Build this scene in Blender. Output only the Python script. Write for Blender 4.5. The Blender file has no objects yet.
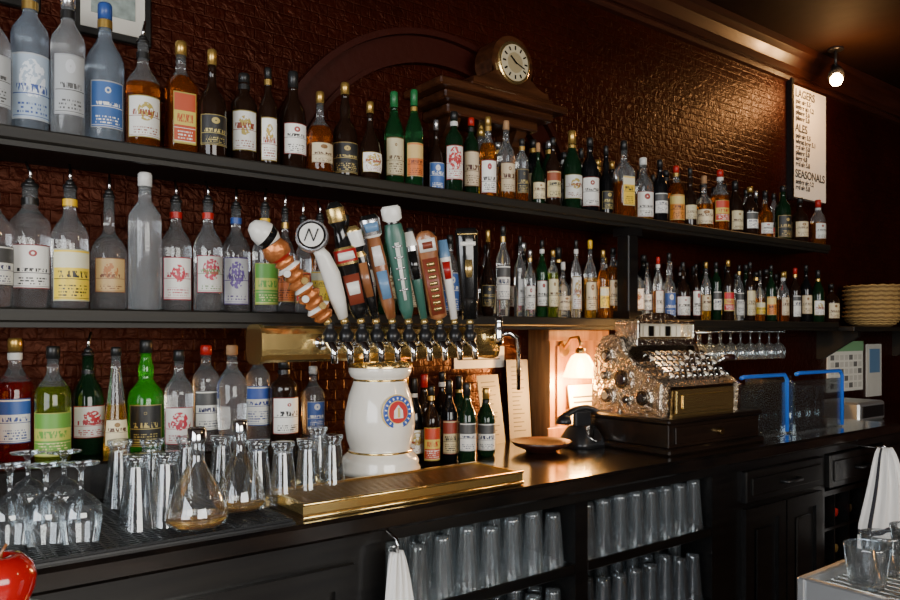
import bpy, math, random
from mathutils import Vector, Matrix
random.seed(11)

# ---------------------------------------------------------------- survey of the room
# X runs along the bottle wall, Y towards it, Z up. Eye point is over the front bar.
EYE=Vector((0,0,1.35)); F=750.0; YAW=math.radians(37.4)
S,C=math.sin(YAW),math.cos(YAW); HZ=333.0
WALL=2.15; CT=0.95          # wall plane, counter top height
MS=1.4065; US=1.806         # top faces of middle / upper shelf
def wx(px,Y):
    u=(px-450)/F
    return Y*(S+C*u)/(C-S*u)
def dep(px,Y):
    return Y/(C-S*(px-450)/F)
def wz(px,py,Y):
    return 1.35+dep(px,Y)*(HZ-py)/F
def P(px,py,Y): return Vector((wx(px,Y),Y,wz(px,py,Y)))

# ---------------------------------------------------------------- materials
def newmat(name):
    m=bpy.data.materials.new(name); m.use_nodes=True
    nt=m.node_tree
    return m,nt,nt.nodes['Principled BSDF']
def pr(name,col,rough=.5,metal=0,trans=0,ior=1.45,coat=0,emit=None,es=0,spec=.5,bump=0,bscale=40,var=0,bd=.004):
    m,nt,b=newmat(name)
    b.inputs['Base Color'].default_value=(*col,1)
    b.inputs['Roughness'].default_value=rough
    b.inputs['Metallic'].default_value=metal
    b.inputs['Transmission Weight'].default_value=trans
    b.inputs['IOR'].default_value=ior
    b.inputs['Coat Weight'].default_value=coat
    b.inputs['Coat Roughness'].default_value=.08
    b.inputs['Specular IOR Level'].default_value=spec
    if emit:
        b.inputs['Emission Color'].default_value=(*emit,1); b.inputs['Emission Strength'].default_value=es
    if bump or var:
        tc=nt.nodes.new('ShaderNodeTexCoord'); n=nt.nodes.new('ShaderNodeTexNoise')
        n.inputs['Scale'].default_value=bscale; n.inputs['Detail'].default_value=5
        nt.links.new(tc.outputs['Object'],n.inputs['Vector'])
        if bump:
            bp=nt.nodes.new('ShaderNodeBump'); bp.inputs['Strength'].default_value=bump; bp.inputs['Distance'].default_value=bd
            nt.links.new(n.outputs['Fac'],bp.inputs['Height']); nt.links.new(bp.outputs['Normal'],b.inputs['Normal'])
        if var:
            mx=nt.nodes.new('ShaderNodeMix'); mx.data_type='RGBA'
            mx.inputs[6].default_value=(*[c*(1-var) for c in col],1); mx.inputs[7].default_value=(*[min(1,c*(1+var)) for c in col],1)
            nt.links.new(n.outputs['Fac'],mx.inputs[0]); nt.links.new(mx.outputs[2],b.inputs['Base Color'])
    return m

def wood(name,c1,c2,rough=.35,coat=.3,scale=(2,30,30)):
    m,nt,b=newmat(name)
    tc=nt.nodes.new('ShaderNodeTexCoord'); mp=nt.nodes.new('ShaderNodeMapping'); n=nt.nodes.new('ShaderNodeTexNoise')
    mp.inputs['Scale'].default_value=scale; n.inputs['Scale'].default_value=1.5; n.inputs['Detail'].default_value=8
    r=nt.nodes.new('ShaderNodeValToRGB'); r.color_ramp.elements[0].color=(*c1,1); r.color_ramp.elements[1].color=(*c2,1)
    r.color_ramp.elements[0].position=.35; r.color_ramp.elements[1].position=.7
    nt.links.new(tc.outputs['Object'],mp.inputs['Vector']); nt.links.new(mp.outputs[0],n.inputs['Vector'])
    nt.links.new(n.outputs['Fac'],r.inputs[0]); nt.links.new(r.outputs[0],b.inputs['Base Color'])
    bp=nt.nodes.new('ShaderNodeBump'); bp.inputs['Strength'].default_value=.25; bp.inputs['Distance'].default_value=.002
    nt.links.new(n.outputs['Fac'],bp.inputs['Height']); nt.links.new(bp.outputs[0],b.inputs['Normal'])
    b.inputs['Roughness'].default_value=rough; b.inputs['Coat Weight'].default_value=coat; b.inputs['Coat Roughness'].default_value=.15
    return m

def wallmat():
    m,nt,b=newmat('painted_embossed_wall')
    tc=nt.nodes.new('ShaderNodeTexCoord'); sx=nt.nodes.new('ShaderNodeSeparateXYZ'); cb=nt.nodes.new('ShaderNodeCombineXYZ')
    nt.links.new(tc.outputs['Object'],sx.inputs[0])
    ad=nt.nodes.new('ShaderNodeMath'); ad.operation='ADD'
    nt.links.new(sx.outputs[0],ad.inputs[0]); nt.links.new(sx.outputs[1],ad.inputs[1])
    nt.links.new(ad.outputs[0],cb.inputs[0]); nt.links.new(sx.outputs[2],cb.inputs[1])
    br=nt.nodes.new('ShaderNodeTexBrick'); br.inputs['Scale'].default_value=9; br.inputs['Mortar Size'].default_value=.03
    br.inputs['Mortar Smooth'].default_value=1; br.inputs['Brick Width'].default_value=.55; br.inputs['Row Height'].default_value=.3
    br.inputs['Color1'].default_value=(.027,.0034,.0015,1); br.inputs['Color2'].default_value=(.022,.0028,.0013,1); br.inputs['Mortar'].default_value=(.018,.0024,.0011,1)
    nt.links.new(cb.outputs[0],br.inputs['Vector'])
    n=nt.nodes.new('ShaderNodeTexNoise'); n.inputs['Scale'].default_value=3; n.inputs['Detail'].default_value=6
    nt.links.new(tc.outputs['Object'],n.inputs['Vector'])
    mx=nt.nodes.new('ShaderNodeMix'); mx.data_type='RGBA'; mx.blend_type='MULTIPLY'; mx.inputs[0].default_value=.8
    rp=nt.nodes.new('ShaderNodeValToRGB'); rp.color_ramp.elements[0].position=.3; rp.color_ramp.elements[0].color=(.45,.4,.4,1); rp.color_ramp.elements[1].position=.7
    nt.links.new(n.outputs['Fac'],rp.inputs[0]); nt.links.new(br.outputs['Color'],mx.inputs[6]); nt.links.new(rp.outputs[0],mx.inputs[7])
    nt.links.new(mx.outputs[2],b.inputs['Base Color'])
    # embossed scroll pattern over the courses
    n2=nt.nodes.new('ShaderNodeTexNoise'); n2.inputs['Scale'].default_value=26; n2.inputs['Detail'].default_value=3; n2.inputs['Distortion'].default_value=1.5
    nt.links.new(tc.outputs['Object'],n2.inputs['Vector'])
    sb=nt.nodes.new('ShaderNodeMath'); sb.operation='MULTIPLY_ADD'; sb.inputs[1].default_value=5
    nt.links.new(n2.outputs['Fac'],sb.inputs[0])
    iv=nt.nodes.new('ShaderNodeMath'); iv.operation='SUBTRACT'; iv.inputs[0].default_value=1
    nt.links.new(br.outputs['Fac'],iv.inputs[1]); nt.links.new(iv.outputs[0],sb.inputs[2])
    bp=nt.nodes.new('ShaderNodeBump'); bp.inputs['Strength'].default_value=.4; bp.inputs['Distance'].default_value=.003
    nt.links.new(sb.outputs[0],bp.inputs['Height']); nt.links.new(bp.outputs[0],b.inputs['Normal'])
    b.inputs['Roughness'].default_value=.38; b.inputs['Specular IOR Level'].default_value=.28
    b.inputs['Specular Tint'].default_value=(1,.4,.25,1)
    return m

def label(name,base,ink,acc,style=0):
    m,nt,b=newmat('label_'+name)
    uv=nt.nodes.new('ShaderNodeUVMap'); sp=nt.nodes.new('ShaderNodeSeparateXYZ'); nt.links.new(uv.outputs[0],sp.inputs[0])
    oi=nt.nodes.new('ShaderNodeObjectInfo'); R=oi.outputs['Random']
    U,V=sp.outputs[0],sp.outputs[1]
    def mt(op,a,bb=None,c=None):
        k=nt.nodes.new('ShaderNodeMath'); k.operation=op
        for i,x in enumerate((a,bb,c)):
            if x is None: continue
            if isinstance(x,(int,float)): k.inputs[i].default_value=x
            else: nt.links.new(x,k.inputs[i])
        return k.outputs[0]
    def AND(*a):
        r=a[0]
        for x in a[1:]: r=mt('MULTIPLY',r,x)
        return r
    def between(x,lo,hi): return AND(mt('GREATER_THAN',x,lo),mt('LESS_THAN',x,hi))
    def rnd(k,lo,hi): return mt('MULTIPLY_ADD',mt('FRACT',mt('MULTIPLY',R,k)),hi-lo,lo)
    def noise(uu,vv,off,det=0):
        cb=nt.nodes.new('ShaderNodeCombineXYZ'); nt.links.new(uu,cb.inputs[0]); nt.links.new(vv,cb.inputs[1]); nt.links.new(mt('MULTIPLY',R,off),cb.inputs[2])
        n=nt.nodes.new('ShaderNodeTexNoise'); n.inputs['Scale'].default_value=1.0; n.inputs['Detail'].default_value=det
        nt.links.new(cb.outputs[0],n.inputs['Vector']); return n.outputs['Fac']
    rows=mt('MULTIPLY',V,16.0); fr=mt('FRACT',rows); fl=mt('FLOOR',rows)
    small=AND(mt('GREATER_THAN',noise(mt('MULTIPLY',U,30.0),mt('MULTIPLY',fl,7.3),91.0),.5),mt('GREATER_THAN',fr,.5),between(U,.16,.84),between(V,.07,rnd(13.7,.22,.36)))
    t0=rnd(5.3,.38,.56); t1=mt('ADD',t0,rnd(29.1,.07,.15))
    if style==2: t0,t1=.42,.58
    big=AND(mt('GREATER_THAN',noise(mt('MULTIPLY',U,24.0),mt('MULTIPLY',V,7.0),67.0,1),.49),between(U,.14,.86),between(V,t0,t1))
    du=mt('SUBTRACT',U,.5); dv=mt('SUBTRACT',V,.8)
    d=mt('SQRT',mt('ADD',mt('MULTIPLY',du,du),mt('MULTIPLY',mt('MULTIPLY',dv,dv),1.6)))
    pat=mt('GREATER_THAN',noise(mt('MULTIPLY',U,11.0),mt('MULTIPLY',V,11.0),33.0,2),.47)
    emb=AND(mt('LESS_THAN',d,rnd(3.9,.04,.15)),mt('GREATER_THAN',d,rnd(17.9,.0,.05)))
    if style==1: emb=between(V,mt('ADD',t1,.06),.94)
    if style==2: emb=mt('MAXIMUM',between(V,.36,.64),between(V,.0,.06))
    if style==3: emb=AND(mt('LESS_THAN',mt('SQRT',mt('ADD',mt('MULTIPLY',du,du),mt('MULTIPLY',mt('SUBTRACT',V,.62),mt('SUBTRACT',V,.62)))),rnd(7.7,.2,.34)),pat)
    rule=mt('MAXIMUM',between(V,mt('SUBTRACT',t0,.035),mt('SUBTRACT',t0,.02)) if style!=2 else between(V,.3,.31),between(V,.05,.06))
    edge=mt('SUBTRACT',1.0,AND(between(U,.03,.97),between(V,.025,.975)))
    def mix(f,a,c):
        k=nt.nodes.new('ShaderNodeMix'); k.data_type='RGBA'; nt.links.new(f,k.inputs[0])
        if isinstance(a,tuple): k.inputs[6].default_value=(*a,1)
        else: nt.links.new(a,k.inputs[6])
        k.inputs[7].default_value=(*c,1); return k.outputs[2]
    c=mix(emb,base,acc); c=mix(rule,c,ink); c=mix(small,c,ink); c=mix(big,c,ink if style!=2 else base); c=mix(edge,c,tuple(x*.6 for x in acc))
    hs=nt.nodes.new('ShaderNodeHueSaturation'); nt.links.new(c,hs.inputs['Color']); nt.links.new(rnd(41.3,.78,1.08),hs.inputs['Value']); nt.links.new(rnd(11.1,.485,.515),hs.inputs['Hue'])
    nt.links.new(hs.outputs[0],b.inputs['Base Color']); b.inputs['Roughness'].default_value=.45
    return m

W=(.9,.89,.83); K=(.02,.02,.02)
LB={
 'white':label('white',W,K,(.35,.05,.04)),
 'white2':label('white2',W,(.04,.05,.12),(.08,.08,.08),1),
 'white3':label('white3',W,(.3,.03,.02),(.5,.35,.08),3),
 'whiteblue':label('whiteblue',W,(.03,.06,.3),(.05,.12,.45),1),
 'whitered':label('whitered',W,(.5,.03,.03),(.6,.04,.03),3),
 'cream':label('cream',(.78,.66,.42),(.1,.03,.01),(.25,.12,.03)),
 'cream2':label('cream2',(.66,.52,.28),K,(.3,.04,.02),1),
 'red':label('red',(.55,.03,.02),W,(.7,.5,.1),2),
 'yellow':label('yellow',(.85,.55,.04),K,(.75,.7,.5),1),
 'black':label('black',(.02,.02,.02),(.6,.45,.15),(.5,.36,.12),0),
 'blue':label('blue',(.05,.12,.4),W,(.7,.7,.7),0),
 'paleblue':label('paleblue',(.40,.50,.60),(.05,.1,.3),(.75,.8,.85),3),
 'green':label('green',(.12,.35,.05),(.75,.7,.3),(.5,.55,.1),2),
 'orange':label('orange',(.75,.25,.04),(.1,.02,.01),(.8,.6,.2),1),
 'tan':label('tan',(.65,.40,.18),(.2,.05,.02),(.5,.15,.05),3),
 'purple':label('purple',(.7,.7,.72),(.12,.05,.25),(.2,.1,.4),3),
 'flower':label('flower',(.75,.75,.7),(.1,.25,.05),(.55,.04,.05),3),
 'grey':label('grey',(.50,.52,.53),(.1,.1,.1),(.65,.67,.7),0),
}
G={
 'clear':pr('clear_bottle_glass',(.90,.93,.95),.015,trans=.94),
 'frost':pr('frosted_bottle_glass',(.72,.76,.79),.16,trans=.86),
 'bluefrost':pr('blue_frosted_glass',(.50,.60,.72),.15,trans=.82),
 'amber':pr('amber_spirit',(.62,.2,.025),.03,trans=.9),
 'whisky':pr('whisky_spirit',(.46,.11,.012),.03,trans=.86),
 'gold':pr('golden_spirit',(.85,.45,.06),.03,trans=.88),
 'dark':pr('dark_bottle_glass',(.022,.01,.006),.04,trans=.3),
 'black':pr('black_bottle_glass',(.006,.006,.007),.05,trans=.05),
 'green':pr('green_bottle_glass',(.02,.13,.04),.04,trans=.8),
 'dkgreen':pr('dark_green_glass',(.008,.03,.012),.04,trans=.4),
 'lime':pr('lime_liqueur',(.05,.5,.02),.04,trans=.75,emit=(.05,.5,.02),es=.03),
 'red':pr('red_bitter_liqueur',(.30,.012,.01),.04,trans=.75),
 'ygreen':pr('herbal_liqueur',(.2,.26,.02),.04,trans=.8),
 'blue':pr('blue_bottle_glass',(.03,.12,.5),.05,trans=.6),
}
CP={
 'k':pr('black_cap',(.012,.012,.012),.35),'r':pr('red_cap',(.4,.014,.01),.35),'y':pr('yellow_cap',(.75,.45,.02),.35),
 'w':pr('white_cap',(.65,.65,.62),.4),'g':pr('gold_foil',(.6,.38,.1),.3,metal=.8),'s':pr('silver_foil',(.6,.6,.62),.25,metal=.9),
 'b':pr('blue_cap',(.03,.08,.3),.35),'n':pr('green_cap',(.015,.14,.04),.35),'o':pr('cork_stopper',(.38,.21,.1),.7),
}
brass=pr('polished_brass',(.95,.68,.26),.2,metal=.95,bump=.12,bscale=30,bd=.003)
brassD=pr('aged_brass',(.36,.23,.09),.3,metal=1,bump=.35,bscale=90)
chrome=pr('chrome',(.78,.79,.8),.1,metal=1)
steel=pr('brushed_steel',(.6,.62,.63),.32,metal=.8,bump=.05,bscale=200)
silver=pr('embossed_nickel',(.8,.74,.64),.2,metal=1,bump=1,bscale=55,bd=.009)
blackpl=pr('black_plastic',(.012,.012,.013),.3)
blackwood=wood('black_painted_wood',(.004,.004,.0045),(.010,.009,.008),.3,.3)
countermat=wood('worn_counter_wood',(.0045,.004,.004),(.017,.011,.008),.16,.8,(4,18,18))
shelfmat=wood('shelf_wood',(.005,.004,.003),(.014,.011,.006),.55,.0)
redwood=wood('mahogany_trim',(.02,.0045,.0022),(.042,.010,.0045),.38,.2)
clockwood=wood('clock_walnut',(.022,.007,.0025),(.08,.026,.009),.28,.5)
tanwood=wood('varnished_pilaster',(.2,.09,.035),(.36,.18,.07),.4,.3,(30,30,3))
white_cer=pr('white_glazed_ceramic',(.9,.85,.75),.1,coat=.6)
paper=pr('paper',(.62,.6,.54),.7,var=.05,bscale=20)
papergrey=pr('grey_paper',(.16,.155,.145),.6)
ink=pr('printing_ink',(.05,.05,.05),.7)
wallm=wallmat()
ceilm=pr('ceiling_paint',(.018,.007,.004),.7,bump=.5,bscale=12,var=.2,spec=.1)
cloth=pr('cotton_cloth',(.9,.89,.87),.9,bump=.5,bscale=300)
clothk=pr('dark_cloth_stripe',(.03,.03,.04),.9)

def thin(name,tint,add=.0,haze=.05):
    m=bpy.data.materials.new(name); m.use_nodes=True; nt=m.node_tree; nt.nodes.clear()
    o=nt.nodes.new('ShaderNodeOutputMaterial'); t=nt.nodes.new('ShaderNodeBsdfTransparent'); g=nt.nodes.new('ShaderNodeBsdfGlossy')
    d=nt.nodes.new('ShaderNodeBsdfDiffuse'); lw=nt.nodes.new('ShaderNodeLayerWeight'); lw.inputs['Blend'].default_value=.35
    t.inputs[0].default_value=(*tint,1); g.inputs['Roughness'].default_value=.04; g.inputs[0].default_value=(.9,.93,.95,1); d.inputs[0].default_value=(.75,.8,.82,1)
    m1=nt.nodes.new('ShaderNodeMixShader'); m2=nt.nodes.new('ShaderNodeMixShader')
    a=nt.nodes.new('ShaderNodeMath'); a.operation='MULTIPLY_ADD'; a.inputs[1].default_value=.75; a.inputs[2].default_value=.06+add
    nt.links.new(lw.outputs['Fresnel'],a.inputs[0]); m1.inputs[0].default_value=haze
    nt.links.new(t.outputs[0],m1.inputs[1]); nt.links.new(d.outputs[0],m1.inputs[2])
    nt.links.new(a.outputs[0],m2.inputs[0]); nt.links.new(m1.outputs[0],m2.inputs[1]); nt.links.new(g.outputs[0],m2.inputs[2])
    nt.links.new(m2.outputs[0],o.inputs[0]); return m
glassw=thin('glassware',(.94,.96,.97),.02,.03)
glassw2=thin('stored_glassware',(.84,.88,.9),.04,.07)
acryl=thin('acrylic_sheet',(.85,.9,.92),.0,.01)

# ---------------------------------------------------------------- mesh builder
class MB:
    def __init__(s): s.v=[];s.f=[];s.m=[];s.sm=[];s.uv=[];s.mats=[]
    def mi(s,mat):
        if mat not in s.mats: s.mats.append(mat)
        return s.mats.index(mat)
    def add(s,vs,fs,mat,smooth=False,uvs=None,T=None):
        o=len(s.v)
        s.v+= [(T@Vector(v) if T else Vector(v)) for v in vs]
        for i,f in enumerate(fs):
            s.f.append([o+k for k in f])
            mm=mat[i] if isinstance(mat,list) else mat
            s.m.append(s.mi(mm)); s.sm.append(smooth); s.uv.append(uvs[i] if uvs else None)
    def box(s,a,b,mat,T=None,bev=0):
        x0,y0,z0=a;x1,y1,z1=b
        if bev<=0:
            vs=[(x0,y0,z0),(x1,y0,z0),(x1,y1,z0),(x0,y1,z0),(x0,y0,z1),(x1,y0,z1),(x1,y1,z1),(x0,y1,z1)]
            s.add(vs,[(0,3,2,1),(4,5,6,7),(0,1,5,4),(1,2,6,5),(2,3,7,6),(3,0,4,7)],mat,T=T); return
        c=bev
        vs=[]
        for z,i in ((z0,c),(z0+c,0),(z1-c,0),(z1,c)):
            for (x,y) in ((x0+i+c*(i==0),y0+i),(x1-i-c*(i==0),y0+i),(x1-i,y0+i+c*(i==0)),(x1-i,y1-i-c*(i==0)),(x1-i-c*(i==0),y1-i),(x0+i+c*(i==0),y1-i),(x0+i,y1-i-c*(i==0)),(x0+i,y0+i+c*(i==0))):
                vs.append((x,y,z))
        fs=[]
        for k in range(3):
            for j in range(8):
                fs.append((k*8+j,k*8+(j+1)%8,(k+1)*8+(j+1)%8,(k+1)*8+j))
        fs.append(tuple(range(7,-1,-1))); fs.append(tuple(24+j for j in range(8)))
        s.add(vs,fs,mat,T=T)
    def lathe(s,prof,mat,c=(0,0,0),seg=20,T=None,smooth=True,n=None,ang=0):
        vs=[];rings=[]
        for k,(r,z) in enumerate(prof):
            if r<1e-6: rings.append([len(vs)]); vs.append((c[0],c[1],c[2]+z)); continue
            e=n[k] if n else 2
            ring=[]
            for i in range(seg):
                a=2*math.pi*i/seg
                rr=r
                if e!=2: rr=r/((abs(math.cos(a))**e+abs(math.sin(a))**e)**(1/e))
                ring.append(len(vs)); vs.append((c[0]+rr*math.cos(a+ang),c[1]+rr*math.sin(a+ang),c[2]+z))
            rings.append(ring)
        fs=[];ms=[]
        for k in range(len(prof)-1):
            A,B=rings[k],rings[k+1]; mm=mat[k] if isinstance(mat,list) else mat
            for i in range(seg):
                j=(i+1)%seg
                if len(A)==1 and len(B)==1: continue
                if len(A)==1: fs.append((A[0],B[j],B[i])) 
                elif len(B)==1: fs.append((A[i],A[j],B[0]))
                else: fs.append((A[i],A[j],B[j],B[i]))
                ms.append(mm)
        s.add(vs,fs,ms,smooth,T=T)
    def tube(s,path,r,mat,seg=10,caps=True):
        path=[Vector(p) for p in path]; rs=r if isinstance(r,(list,tuple)) else [r]*len(path)
        vs=[];up=None
        for i,p in enumerate(path):
            d=(path[min(i+1,len(path)-1)]-path[max(i-1,0)]).normalized()
            if up is None: up=Vector((0,0,1)) if abs(d.z)<.9 else Vector((1,0,0))
            a=d.cross(up).normalized(); b=a.cross(d).normalized(); up=b
            for k in range(seg):
                t=2*math.pi*k/seg; vs.append(p+rs[i]*(a*math.cos(t)+b*math.sin(t)))
        fs=[]
        for i in range(len(path)-1):
            for k in range(seg):
                j=(k+1)%seg; fs.append((i*seg+k,(i+1)*seg+k,(i+1)*seg+j,i*seg+j))
        if caps: fs.append(tuple(range(seg))); fs.append(tuple((len(path)-1)*seg+k for k in range(seg-1,-1,-1)))
        s.add(vs,fs,mat,True)
    def loft(s,secs,mat,T,seg=16,e=3,wf=1):
        vs=[]
        for q in secs:
            z,w,d=q[:3]; xo=q[3] if len(q)>3 else 0
            for k in range(seg):
                a=2*math.pi*k/seg; ca,sa=math.cos(a),math.sin(a); rr=1/((abs(ca)**e+abs(sa)**e)**(1/e))
                vs.append((xo+w*wf*ca*rr,d*sa*rr,z))
        fs=[];ms=[]
        for i in range(len(secs)-1):
            for k in range(seg):
                j=(k+1)%seg; fs.append((i*seg+k,i*seg+j,(i+1)*seg+j,(i+1)*seg+k)); ms.append(mat[i] if isinstance(mat,list) else mat)
        fs.append(tuple(range(seg-1,-1,-1))); ms.append(mat[0] if isinstance(mat,list) else mat)
        fs.append(tuple((len(secs)-1)*seg+k for k in range(seg))); ms.append(mat[-1] if isinstance(mat,list) else mat)
        s.add(vs,fs,ms,True,T=T)
    def extr(s,pts,a,b,mat,axis='Y',T=None,smooth=False):
        n=len(pts); mk=(lambda p,t:(p[0],t,p[1])) if axis=='Y' else (lambda p,t:(t,p[0],p[1]))
        vs=[mk(p,a) for p in pts]+[mk(p,b) for p in pts]
        fs=[tuple(range(n)),tuple(range(2*n-1,n-1,-1))]+[(i,i+n,(i+1)%n+n,(i+1)%n) for i in range(n)]
        s.add(vs,fs,mat,smooth,T=T)
    def disc(s,c,r,h,mat,axis,seg=24):
        q=Vector(axis).normalized().to_track_quat('Z','Y').to_matrix().to_4x4()
        s.lathe([(0,0),(r*.94,0),(r,h*.2),(r,h*.8),(r*.94,h),(0,h)],mat,seg=seg,T=Matrix.Translation(Vector(c))@q,smooth=False)
    def done(s,name,parent=None,recalc=False):
        me=bpy.data.meshes.new(name); me.from_pydata([tuple(v) for v in s.v],[],s.f); 
        for m in s.mats: me.materials.append(m)
        me.polygons.foreach_set('material_index',s.m); me.polygons.foreach_set('use_smooth',s.sm)
        if any(u for u in s.uv):
            ul=me.uv_layers.new(name='UVMap')
            for p in me.polygons:
                u=s.uv[p.index]
                if u:
                    for li,q in zip(p.loop_indices,u): ul.data[li].uv=q
        if recalc:
            import bmesh
            bm=bmesh.new(); bm.from_mesh(me); bmesh.ops.recalc_face_normals(bm,faces=bm.faces); bm.to_mesh(me); bm.free()
        me.update(); me.validate()
        o=bpy.data.objects.new(name,me); bpy.context.scene.collection.objects.link(o)
        if parent: o.parent=parent
        return o
def empty(name):
    o=bpy.data.objects.new(name,None); o.empty_display_size=.05; bpy.context.scene.collection.objects.link(o); return o
def boxobj(name,a,b,mat,parent=None,bev=0):
    m=MB(); m.box(a,b,mat,bev=bev); return m.done(name,parent)

# ---------------------------------------------------------------- room shell
X0,X1,Y0,ZC=-2.4,7.4,-3.6,2.9
boxobj('floor',(X0,Y0,-.05),(X1,WALL+.1,0),wood('floor_boards',(.05,.025,.012),(.11,.055,.025),.45,.2))
boxobj('ceiling',(X0,Y0,ZC),(X1,WALL+.1,ZC+.05),ceilm)
boxobj('wall_back',(X0,WALL,0),(X1,WALL+.1,ZC),wallm)
boxobj('wall_right',(X1,Y0,0),(X1+.1,WALL+.1,ZC),wallm)
def wall_with_window(name,axis,pos,a0,a1,w0,w1,z0,z1):
    m=MB()
    def bx(p,q,r,t):
        if axis=='X': m.box((pos-.1,p,r),(pos,q,t),wallm)
        else: m.box((p,pos-.1,r),(q,pos,t),wallm)
    bx(a0,a1,0,z0); bx(a0,a1,z1,ZC); bx(a0,w0,z0,z1); bx(w1,a1,z0,z1)
    m.done(name)
wall_with_window('wall_left','X',X0,Y0,WALL+.1,-2.4,.9,.8,2.6)
wall_with_window('wall_front','Y',Y0,X0,X1,-1.0,2.2,.8,2.6)
skyglass=pr('daylit_window_glass',(.8,.85,.9),.3,emit=(.8,.9,1),es=1.5)
def window(name,axis,pos,w0,w1,z0,z1):
    e=empty(name); m=MB(); g=MB()
    def bx(mm,p,q,r,t,d0,d1,mat):
        if axis=='X': mm.box((pos+d0,p,r),(pos+d1,q,t),mat)
        else: mm.box((p,pos+d0,r),(q,pos+d1,t),mat)
    bx(m,w0,w0+.06,z0,z1,-.09,-.01,blackwood);bx(m,w1-.06,w1,z0,z1,-.09,-.01,blackwood)
    bx(m,w0+.06,w1-.06,z0,z0+.06,-.09,-.01,blackwood);bx(m,w0+.06,w1-.06,z1-.06,z1,-.09,-.01,blackwood)
    for k in (1,2):
        c=w0+(w1-w0)*k/3; bx(m,c-.02,c+.02,z0+.06,z1-.06,-.08,-.02,blackwood)
    bx(g,w0+.05,w1-.05,z0+.05,z1-.05,-.06,-.055,skyglass)
    m.done('frame',e); g.done('pane',e)
window('window_1','X',X0,-2.4,.9,.8,2.6)
window('window_2','Y',Y0,-1.0,2.2,.8,2.6)
m=MB(); m.extr([(WALL,ZC),(WALL,ZC-.13),(WALL-.025,ZC-.125),(WALL-.03,ZC-.09),(WALL-.06,ZC-.05),(WALL-.09,ZC-.03),(WALL-.1,ZC)],X0,X1,redwood,'X'); m.done('trim_1',recalc=True)
m=MB(); m.extr([(WALL,2.78),(WALL,2.73),(WALL-.02,2.735),(WALL-.025,2.755),(WALL-.012,2.775)],X0,X1,redwood,'X'); m.done('trim_2',recalc=True)

m=MB()
def arch(R0,R1,y,mat,cx=1.6,cz=1.71):
    a0,a1=math.radians(8),math.radians(172)
    n=40
    pts=[(cx+R0*math.cos(a0+(a1-a0)*i/n),cz+R0*math.sin(a0+(a1-a0)*i/n)) for i in range(n+1)]
    inner=[(cx+R1*math.cos(a0+(a1-a0)*i/n),cz+R1*math.sin(a0+(a1-a0)*i/n)) for i in range(n+1)]
    vs=[(p[0],y,p[1]) for p in pts]+[(p[0],y,p[1]) for p in inner]+[(p[0],WALL,p[1]) for p in pts]+[(p[0],WALL,p[1]) for p in inner]
    k=n+1; fs=[]
    for i in range(n):
        fs+=[(i,i+1,k+i+1,k+i),(i,2*k+i,2*k+i+1,i+1),(k+i,k+i+1,3*k+i+1,3*k+i)]
    m.add(vs,fs,mat)
archm=pr('arch_painted_plaster',(.030,.004,.0018),.42,bump=.3,bscale=30,spec=.3)
arch(.70,.68,2.115,archm); arch(.68,.60,2.137,archm); arch(.60,.585,2.12,archm)
m.done('arched_wall_moulding',recalc=True)

# ---------------------------------------------------------------- shelves
def shelf(name,x0,x1,z,th=.032,y0=1.888):
    m=MB(); m.box((x0,y0,z-th),(x1,WALL,z),shelfmat,bev=.004)
    m.box((x0,y0+.012,z-th-.012),(x1,y0+.03,z-th),shelfmat)
    return m.done(name)
shelf('bottle_shelf',-1.5,3.93,US,.03)
shelf('bottle_shelf',-1.5,4.02,MS)
post=MB(); post.box((2.33,1.9,MS),(2.39,1.96,US-.042),blackwood,bev=.004); post.box((2.32,1.89,MS),(2.40,1.97,MS+.03),blackwood); post.box((2.32,1.889,US-.075),(2.40,1.97,US-.042),blackwood)
post.done('shelf_support_post')
far=MB(); far.box((4.1,1.85,1.36),(5.6,WALL,1.385),shelfmat,bev=.003)
for xx in (4.3,5.3): far.extr([(WALL,1.36),(WALL,1.2),(2.12,1.2),(1.92,1.33),(1.92,1.36)],xx,xx+.03,shelfmat,'X')
far.done('bracketed_shelf')

# ---------------------------------------------------------------- counter and cabinets
bar=empty('back_bar_cabinet')
m=MB(); m.box((-1.5,1.425,CT-.045),(3.6,WALL,CT),countermat,bev=.008); m.done('counter_top',bar)
m=MB(); m.box((-1.5,1.88,CT),(1.03,WALL,1.05),countermat,bev=.005); m.done('raised_bottle_step',bar)
m=MB(); m.box((-1.5,1.45,CT-.075),(3.58,1.475,CT-.045),blackwood); m.done('counter_moulding',bar)
f=MB(); FY=1.46
TOP=CT-.045
f.box((-1.5,2.0,0),(3.58,2.03,TOP),blackwood)
for x0,x1 in ((-1.5,-1.44),(.87,.93),(1.56,1.61),(2.22,2.385),(2.94,2.985),(3.5,3.58)):
    f.box((x0,FY,.0),(x1,2.0,TOP),blackwood)
f.box((-1.44,FY,0),(.87,FY+.03,TOP-.03),blackwood)
f.box((.93,FY,.08),(1.56,2.0,.11),blackwood); f.box((1.61,FY,.08),(2.22,2.0,.11),blackwood)
for (a,b) in ((.93,1.56),(1.61,2.22)):
    for z in (.70,.46): f.box((a,FY,z-.03),(b,2.0,z),blackwood,bev=.003)
    f.box((a,FY,TOP-.03-.001),(b,FY+.03,TOP-.001),blackwood)
f.box((2.985,FY,.70),(3.5,2.0,.72),blackwood)
f.done('carcass',bar)
d=MB()
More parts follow.
